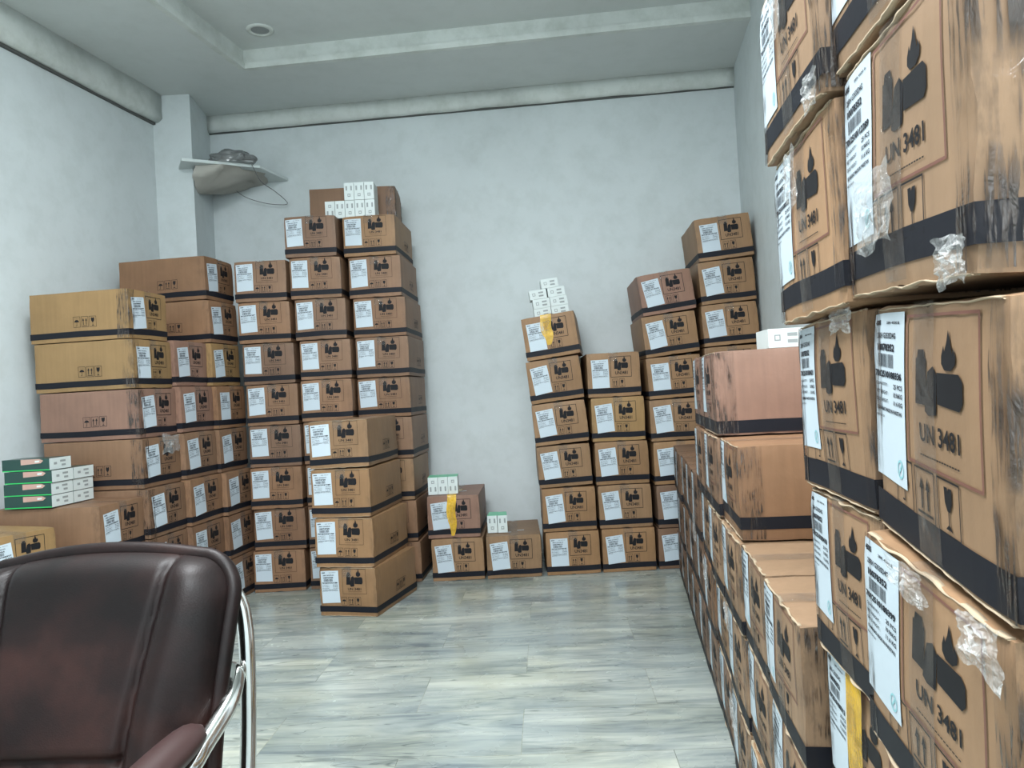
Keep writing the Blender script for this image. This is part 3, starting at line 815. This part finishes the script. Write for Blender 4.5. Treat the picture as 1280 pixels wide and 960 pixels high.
near('nearest column at the right edge', [
    (.440, .925, 0, .2600, .35, -98, 0, '7012510180380', 'o', nm7[0]),
    (.440, .925, .262, .520, .35, -98, -1.2, '7012510180381', 'o', nm7[1]),
    (.443, .930, .522, .776, .35, -98, -2.5, '7012510180382', 'o', nm7[2]),
    (.417, .945, .772, 1.026, .35, -97.6, -3.7, '7012510180399', 'o', nm7[3]),
    (.432, .920, 1.029, 1.288, .35, -100.4, -3.7, '7012510180336', 'o', nm7[4]),
    (.417, .930, 1.299, 1.562, .35, -99.5, -3.5, '7012510112289', 'o', nm7[5]),
    (.412, .930, 1.566, 1.825, .35, -99, -3.5, '7012510112301', 'o', nm7[6])])

# ------------------------------------------------------------------ small power bank boxes
def small_box(w, d, h, top_mt, name, mats_extra=None, green_side=False):
    b = MB(); bm_ = .0
    b.box(-w/2, 0, 0, w/2, d, h-.0012, 0)
    b.box(-w/2, 0, h-.0012, w/2, d, h, 1)
    def ic(x0, z0, x1, z1, k=2): b.poly([(x0, -.0006, z0), (x1, -.0006, z0), (x1, -.0006, z1), (x0, -.0006, z1)], k)
    return b, ic
def upright(green=False, flip=False):
    b, ic = small_box(.064, .155, .115, None, 'x'); 
    f = (lambda z: .115-z) if flip else (lambda z: z)
    for x in (-.016, .016):
        a, c = sorted((f(.064), f(.094))); ic(x-.0055, a, x+.0055, c)
        a, c = sorted((f(.072), f(.085))); 
    a, c = sorted((f(.022), f(.042))); ic(-.010, a, .010, c)
    b.poly([(-.006, -.0010, f(.028)), (.006, -.0010, f(.028)), (.006, -.0010, f(.036)), (-.006, -.0010, f(.036))], 0)
    return b.mesh('power_bank_box', [M_white, M_green if green else M_white, M_icon])
def flatbox():
    b, ic = small_box(.115, .155, .062, None, 'x')
    ic(-.038, .022, -.018, .042); b.poly([(-.034, -.001, .026), (-.022, -.001, .026), (-.022, -.001, .038), (-.034, -.001, .038)], 0)
    for z in (.014, .036): ic(.004, z, .036, z+.011)
    return b.mesh('power_bank_box', [M_white, M_white, M_icon])
U = {(g, f): upright(g, f) for g in (0, 1) for f in (0, 1)}; FB = flatbox()
def put(me, x, y, z, rot, label, group, tilt=0):
    o = link('power_bank_box', me); o.location = (x, y, z); o.rotation_euler = (0, -rad(tilt), rad(rot)); tag(o, label, 'box', group)
    return o
zt = 2.432; x0 = -1.150; st = .0668
names = ['first', 'second', 'third', 'fourth', 'fifth']
for i in range(5):
    put(U[(0, 1 if i == 0 else 0)], x0+st*i, 5.115, zt, 0, f'small white power bank box, {names[i]} from left in lower row atop rear block', 'small white boxes on the rear block')
for i in range(3):
    put(U[(0, 0)], x0+st*(i+2), 5.110, zt+.1165, 0, f'small white power bank box, {names[i]} from left in upper row atop rear block', 'small white boxes on the rear block')
for i in range(3):
    put(U[(1, 1)], -.560+.066*i, 5.09, .559, 1, f'small white box with green top, {("left", "middle", "right")[i]} of three on the taped carton', 'green topped boxes on the taped carton')
for i in range(2):
    put(U[(1, 0)], -.182+.068*i, 5.115-.01*i, .282, -3+i*5, f'small white box with green top, {("left", "right")[i]} of pair on the single carton', 'green topped pair')
# flat ones on the leaning column
ct = rad(6.3)
def onC(u, v, h): return (.118+u*math.cos(ct)-h*math.sin(ct), 5.03+v, 1.688+u*math.sin(ct)+h*math.cos(ct))
lab = [((.120, 0), 'bottom left'), ((.122, 1), 'middle left'), ((.108, 2), 'top left'), ((.238, 0), 'bottom right'), ((.240, 1), 'second right'), ((.232, 2), 'third right'), ((.196, 3), 'topmost')]
for (u, lv_), nm in lab:
    p = onC(u, .14, lv_*.0635); put(FB, *p, 0, f'flat white power bank box, {nm} of the pile on the leaning column', 'flat boxes on the leaning column', tilt=6.3)
put(FB, .900, 2.50, 1.307, -4, 'small white box lying on the pinkish carton at right', None)

# dark green retail boxes on the left stack
def green_box():
    w_, l_, h_ = .155, .250, .058    # end face width, length, height ; long side faces -y, end faces +x
    b = MB(); b.box(-l_, 0, 0, 0, w_, h_, 1)
    b.poly([(-l_, -.0006, .006), (0, -.0006, .006), (0, -.0006, h_), (-l_, -.0006, h_)], 1)
    b.poly([(-l_, -.0008, 0), (0, -.0008, 0), (0, -.0008, .005), (-l_, -.0008, .005)], 2)
    b.poly([(-.150, -.0012, .030), (-.045, -.0012, .036), (-.03, -.0012, .048), (-.05, -.0012, h_-.001), (-.150, -.0012, h_-.001)], 3)
    b.poly([(-.075, -.0014, .040), (-.052, -.0014, .042), (-.05, -.0014, .050), (-.075, -.0014, .049)], 5)
    b.box(-.0005, .0005, .0005, .0009, w_-.0005, h_-.0005, 0)
    for (a, c, z0, z1) in ((.030, .052, .024, .036), (.075, .115, .034, .044), (.085, .115, .014, .024)):
        b.poly([(.0014, a, z0), (.0014, c, z0), (.0014, c, z1), (.0014, a, z1)], 4)
    return b.mesh('retail_box', [M_white, M_dgreen, M_bgreen, M_skin, M_icon, M_white])
GB = green_box()
gx, gy, gz = -2.272, 3.750, .771; th = 6
def gput(d, lvl, label, off=0.0, slide=0.0):
    o = link('retail_box', GB); a = rad(-th)
    # local +y (depth) after rotation by th
    o.rotation_euler = (0, 0, a)
    dy = Vector((math.sin(rad(th)), math.cos(rad(th)), 0)); dx_ = Vector((math.cos(a), math.sin(a), 0))
    o.location = Vector((gx, gy, gz+lvl*.0605)) + dy*(d*.158+off) + dx_*slide
    tag(o, label, 'box', 'green boxes on the left stack')
for lv_ in range(3):
    for d in range(2):
        gput(d, lv_, f'flat dark green and white box, {("bottom", "second", "third")[lv_]} layer, {("front", "back")[d]} one of its pair', slide=(0, 0, .006)[lv_])
gput(0, 3, 'flat dark green and white box lying alone on top of its pile', slide=-.01, off=.008)

# ------------------------------------------------------------------ yellow tape, torn plastic (part of their cartons)
def drape(path, hw, mt, name, parent=None):
    vs = []; fs = []
    for i, (p, a, n_) in enumerate(path):
        for q in (-1, -.5, 0, .5, 1):
            k = hw[i] if isinstance(hw, list) else hw
            v = Vector(p)+Vector(a)*k*q; vs.append(v+Vector(n_)*.001*abs(noise.noise(v*60)))
    for i in range(len(path)-1):
        for k in range(4): a = i*5+k; fs.append((a, a+1, a+6, a+5))
    o = link(name, mesh_from(vs, fs, name, [mt], None, True), parent); return o
allc = {o['label']: o for o in list(C.objects) if o.get('category') == 'box' and o.type == 'EMPTY'}
def find(sub): 
    r = [o for l, o in allc.items() if sub in l]; return r[0]
def ytape(root, u, v0, wid, back=.3):
    path = []; x = -W0/2+u*W0
    for i in range(9):
        z = H0*(v0+(1-v0)*i/8); path.append(((x+.006*math.sin(i), -.0065, z), (1, 0, 0), (0, -1, 0)))
    path.append(((x+.004, -.004, H0+.003), (1, 0, 0), (0, -.7, .7)))
    for i in range(1, 7): path.append(((x+.03*i/6, back*i/6, H0+.0045), (1, 0, 0), (0, 0, 1)))
    hw = [wid*(.35+.65*min(1, i/3)) for i in range(len(path))]
    drape(path, hw, M_yellow, 'yellow_tape', root)
ytape(find('topmost in low left stack'), .47, .06, .030)
ytape(find('topmost in leaning column'), .46, .30, .036, .1)
ytape(find('third from the floor in second column from the camera'), .47, .03, .038, .1)
def torn(root, u, v, sx, sz, seed):
    """crumpled flap of clear plastic on the label face"""
    vs = []; fs = []; n = 14
    for i in range(n+1):
        for k in range(n+1):
            a = i/n-.5; c = k/n-.5
            e = 1+.35*noise.noise(Vector((a*3+seed, c*3, 0)))
            x = -W0/2+u*W0+a*sx*e+ .01*noise.noise(Vector((a*9, c*9, seed))); z = v*H0+c*sz*e
            d = .010+.022*abs(noise.noise(Vector((a*5, c*5, seed+4))))*(1-2*max(abs(a), abs(c))*.8)
            vs.append((x, -d, z))
    for i in range(n):
        for k in range(n): a = i*(n+1)+k; fs.append((a, a+1, a+n+2, a+n+1))
    link('torn_plastic', mesh_from(vs, fs, 'torn_plastic', [M_plastic], None, False), root)
torn(find('fourth from the floor in left wall stack third'), .70, .84, .15, .10, 1)
torn(find('second from the floor in seventh column'), .5, .82, .16, .10, 2)
torn(find('second from the floor in fifth column'), .2, .90, .14, .09, 3)
torn(find('topmost in eighth column'), .4, .10, .14, .12, 4)
torn(find('bottom in fifth column'), .3, .82, .16, .10, 5)
torn(find('sixth from the floor in nearest column'), .36, .34, .13, .09, 6)

torn(find('fourth from the floor in nearest column'), .90, .93, .07, .05, 7)
torn(find('fourth from the floor in nearest column'), .45, .94, .10, .035, 8)
torn(find('sixth from the floor in nearest column'), .93, .06, .06, .04, 9)
torn(find('fifth from the floor in second column'), .80, .96, .09, .035, 10)
torn(find('sixth from the floor in second column'), .42, .80, .07, .09, 11)
torn(find('topmost in second column'), .45, .80, .08, .12, 12)
torn(find('topmost in second column'), .93, .05, .06, .05, 13)
def tabs(root, spots):
    for (x, y, a) in spots:
        b = MB(); c, s_ = math.cos(a), math.sin(a); q = [(-.022, -.006), (.022, -.006), (.022, .006), (-.022, .006)]
        q = [(x+c*i-s_*j, y+s_*i+c*j) for i, j in q]
        b.prism([(i, j, H0+.003) for i, j in q], [(i, j, H0+.0042) for i, j in q]); link('paper_tab', b.mesh('tab', [M_lab]), root)
tabs(find('single carton by the bare wall'), [(-.035, .10, .1), (.05, .15, .15)])
tabs(find('topmost in low left stack'), [(-.03, .17, .1), (.055, .18, .1)])

# ------------------------------------------------------------------ leather chair
def chair():
    root = bpy.data.objects.new('office_chair', None); C.objects.link(root)
    root.location = (-.622, .77, 0); root.rotation_euler = (0, rad(-1.2), rad(-6))
    tag(root, 'dark brown leather office chair with chrome armrests in the foreground', 'chair')
    # local: +y is away from the camera (back of the chair), x right, z up
    hw = .205; zt_, zb = 1.012, .46
    yc = .26
    def back_y(z): t = (z-zb)/(zt_-zb); return yc + .10*t - .05*math.sin(math.pi*t)
    # outline: superellipse-like upper corners
    def half(z):
        t = max(0, (z-(zt_-.062))/.062)
        base = hw - .020*(1-(z-zb)/(zt_-zb))
        return base - .062*(1-math.sqrt(max(0, 1-t**2)))
    def edge_top(x):
        u = min(1, abs(x)/hw); return zt_ - .012*u*u - .0
    # cushion as a grid
    nu, nv = 96, 80; vs = []; fs = []; grid = {}
    seam_x = .092
    for side in (0, 1):
        for j in range(nv+1):
            z = zb+(zt_-zb)*(1-(1-j/nv)**1.25)
            h = max(.012, half(z))
            for i in range(nu+1):
                u = -1+2*i/nu; x = u*h
                ed = (1-abs(u)**9)*(1-(max(0, (z-(zt_-.06))/.06))**5)
                ed = max(0, ed)**.5
                th_ = .052*ed
                if side == 0:
                    d = th_
                    for sx_ in (-seam_x, seam_x):
                        xs = sx_ + .05*((z-.75)/.25)*math.copysign(1, sx_)*.6
                        d -= .011*math.exp(-((x-xs)/.007)**2)
                        if abs(x) > abs(xs): d += .006*math.exp(-((abs(x)-abs(xs)-.035)/.03)**2)
                    if abs(x) < seam_x:
                        d -= .013*math.exp(-((z-.765)/.007)**2)
                        if z < .765:
                            d += .006*abs(math.sin(math.pi*(x/.046)))-.004
                    d += .003*noise.noise(Vector((x*9, z*9, 2)))
                    y = back_y(z)-d
                else:
                    y = back_y(z)+.030*ed+.004
                vs.append((x, y, z - .014*(u*u)*((z-zb)/(zt_-zb))**2))
                grid[(side, i, j)] = len(vs)-1
    for side in (0, 1):
        for j in range(nv):
            for i in range(nu):
                q = (grid[(side, i, j)], grid[(side, i+1, j)], grid[(side, i+1, j+1)], grid[(side, i, j+1)])
                fs.append(q if side == 0 else tuple(reversed(q)))
    for j in range(nv):
        fs.append((grid[(0, nu, j)], grid[(1, nu, j)], grid[(1, nu, j+1)], grid[(0, nu, j+1)]))
        fs.append((grid[(0, 0, j)], grid[(0, 0, j+1)], grid[(1, 0, j+1)], grid[(1, 0, j)]))
    for i in range(nu):
        fs.append((grid[(0, i, nv)], grid[(0, i+1, nv)], grid[(1, i+1, nv)], grid[(1, i, nv)]))
        fs.append((grid[(0, i, 0)], grid[(1, i, 0)], grid[(1, i+1, 0)], grid[(0, i+1, 0)]))
    bk = link('backrest', mesh_from(vs, fs, 'backrest', [M_leather], None, True), root)
    # piping and rolled outer edge
    outline = []
    for j in range(0, nv+1, 1):
        z = zb+(zt_-zb)*(1-(1-j/nv)**1.25); outline.append((half(z), back_y(z)-.006, z-.014*((z-zb)/(zt_-zb))**2))
    rim = outline + [(x*q, back_y(zt_)-.006, zt_-.014*q*q) for x in [outline[-1][0]] for q in (.8, .6, .4, .2, 0, -.2, -.4, -.6, -.8)] + [(-x, y, z) for x, y, z in reversed(outline)]
    b = MB(); b.tube(rim, .0115, 10); link('rolled_edge', b.mesh('rolled_edge', [M_leather], True), root)
    b = MB(); b.tube([(x*.955, y-.016, z-.018 if abs(x) < outline[-1][0]*1.01 or True else z) for x, y, z in rim], .0042, 8); link('piping', b.mesh('piping', [M_leather], True), bk)
    # seat
    bm = bmesh.new(); bmesh.ops.create_cube(bm, size=1)
    bmesh.ops.scale(bm, vec=(.46, .48, .11), verts=bm.verts); bmesh.ops.bevel(bm, geom=bm.edges[:], offset=.045, segments=5, affect='EDGES')
    bmesh.ops.translate(bm, vec=(0, .02, .43), verts=bm.verts)
    me = bpy.data.meshes.new('seat'); bm.to_mesh(me); bm.free()
    for p in me.polygons: p.use_smooth = True
    link('seat', me, root, M_leather)
    for s_ in (-1, 1):
        b = MB()
        # chrome loop: runs up behind the back, bends forward as the arm, down to the seat
        P = [(s_*.180, yc+.02, .44), (s_*.190, yc+.055, .55), (s_*.198, yc+.085, .70), (s_*.201, yc+.10, .84), (s_*.194, yc+.11, .91), (s_*.180, yc+.11, .945)]
        b.tube(bez(P, 8), .0115, 12)
        link('back_frame', b.mesh('back_frame', [M_chrome], True), root)
        b = MB()
        P = [(s_*.175, yc+.085, .835), (s_*.196, yc+.070, .832), (s_*.212, yc+.02, .815), (s_*.206, yc-.04, .785), (s_*.198, yc-.10, .760), (s_*.192, yc-.30, .745), (s_*.190, yc-.42, .700), (s_*.188, yc-.44, .56), (s_*.180, yc-.40, .43), (s_*.13, yc-.34, .385)]
        b.tube(bez(P, 10), .0125, 12)
        arm = link('arm_tube', b.mesh('arm_tube', [M_chrome], True), root)
        vs = []; fs = []; n = 16; m_ = 12
        for i in range(n+1):
            t = i/n; y = yc-.035-.34*t; k = (1-(2*t-1)**6)**.5 if 0 < t < 1 else .12
            zc = .800-.020*t
            for j in range(m_):
                a = 2*math.pi*j/m_; vs.append((s_*(.200-.004*t)+.027*k*math.cos(a), y, zc+.019*k*math.sin(a)+.006))
        for i in range(n):
            for j in range(m_): fs.append((i*m_+j, i*m_+(j+1) % m_, (i+1)*m_+(j+1) % m_, (i+1)*m_+j))
        fs.append(tuple(range(m_))); fs.append(tuple(n*m_+j for j in reversed(range(m_))))
        link('armrest_pad', mesh_from(vs, fs, 'pad', [M_pad], None, True), root)
    b = MB(); b.tube([(0, .02, .08), (0, .02, .38)], .026, 14); link('gas_column', b.mesh('col', [M_black], True), root)
    for k in range(5):
        a = 2*math.pi*k/5+.3; b = MB()
        b.tube([(0, .02, .10), (.28*math.cos(a), .02+.28*math.sin(a), .075)], [.024, .014], 10)
        lg = link('base_leg', b.mesh('leg', [M_chrome], True), root)
        b = MB(); cx_, cy_ = .28*math.cos(a), .02+.28*math.sin(a)
        b.tube([(cx_-.012, cy_, .026), (cx_+.012, cy_, .026)], .026, 14); b.tube([(cx_, cy_, .03), (cx_, cy_, .075)], .006, 8)
        link('caster', b.mesh('caster', [M_black], True), lg)
chair()
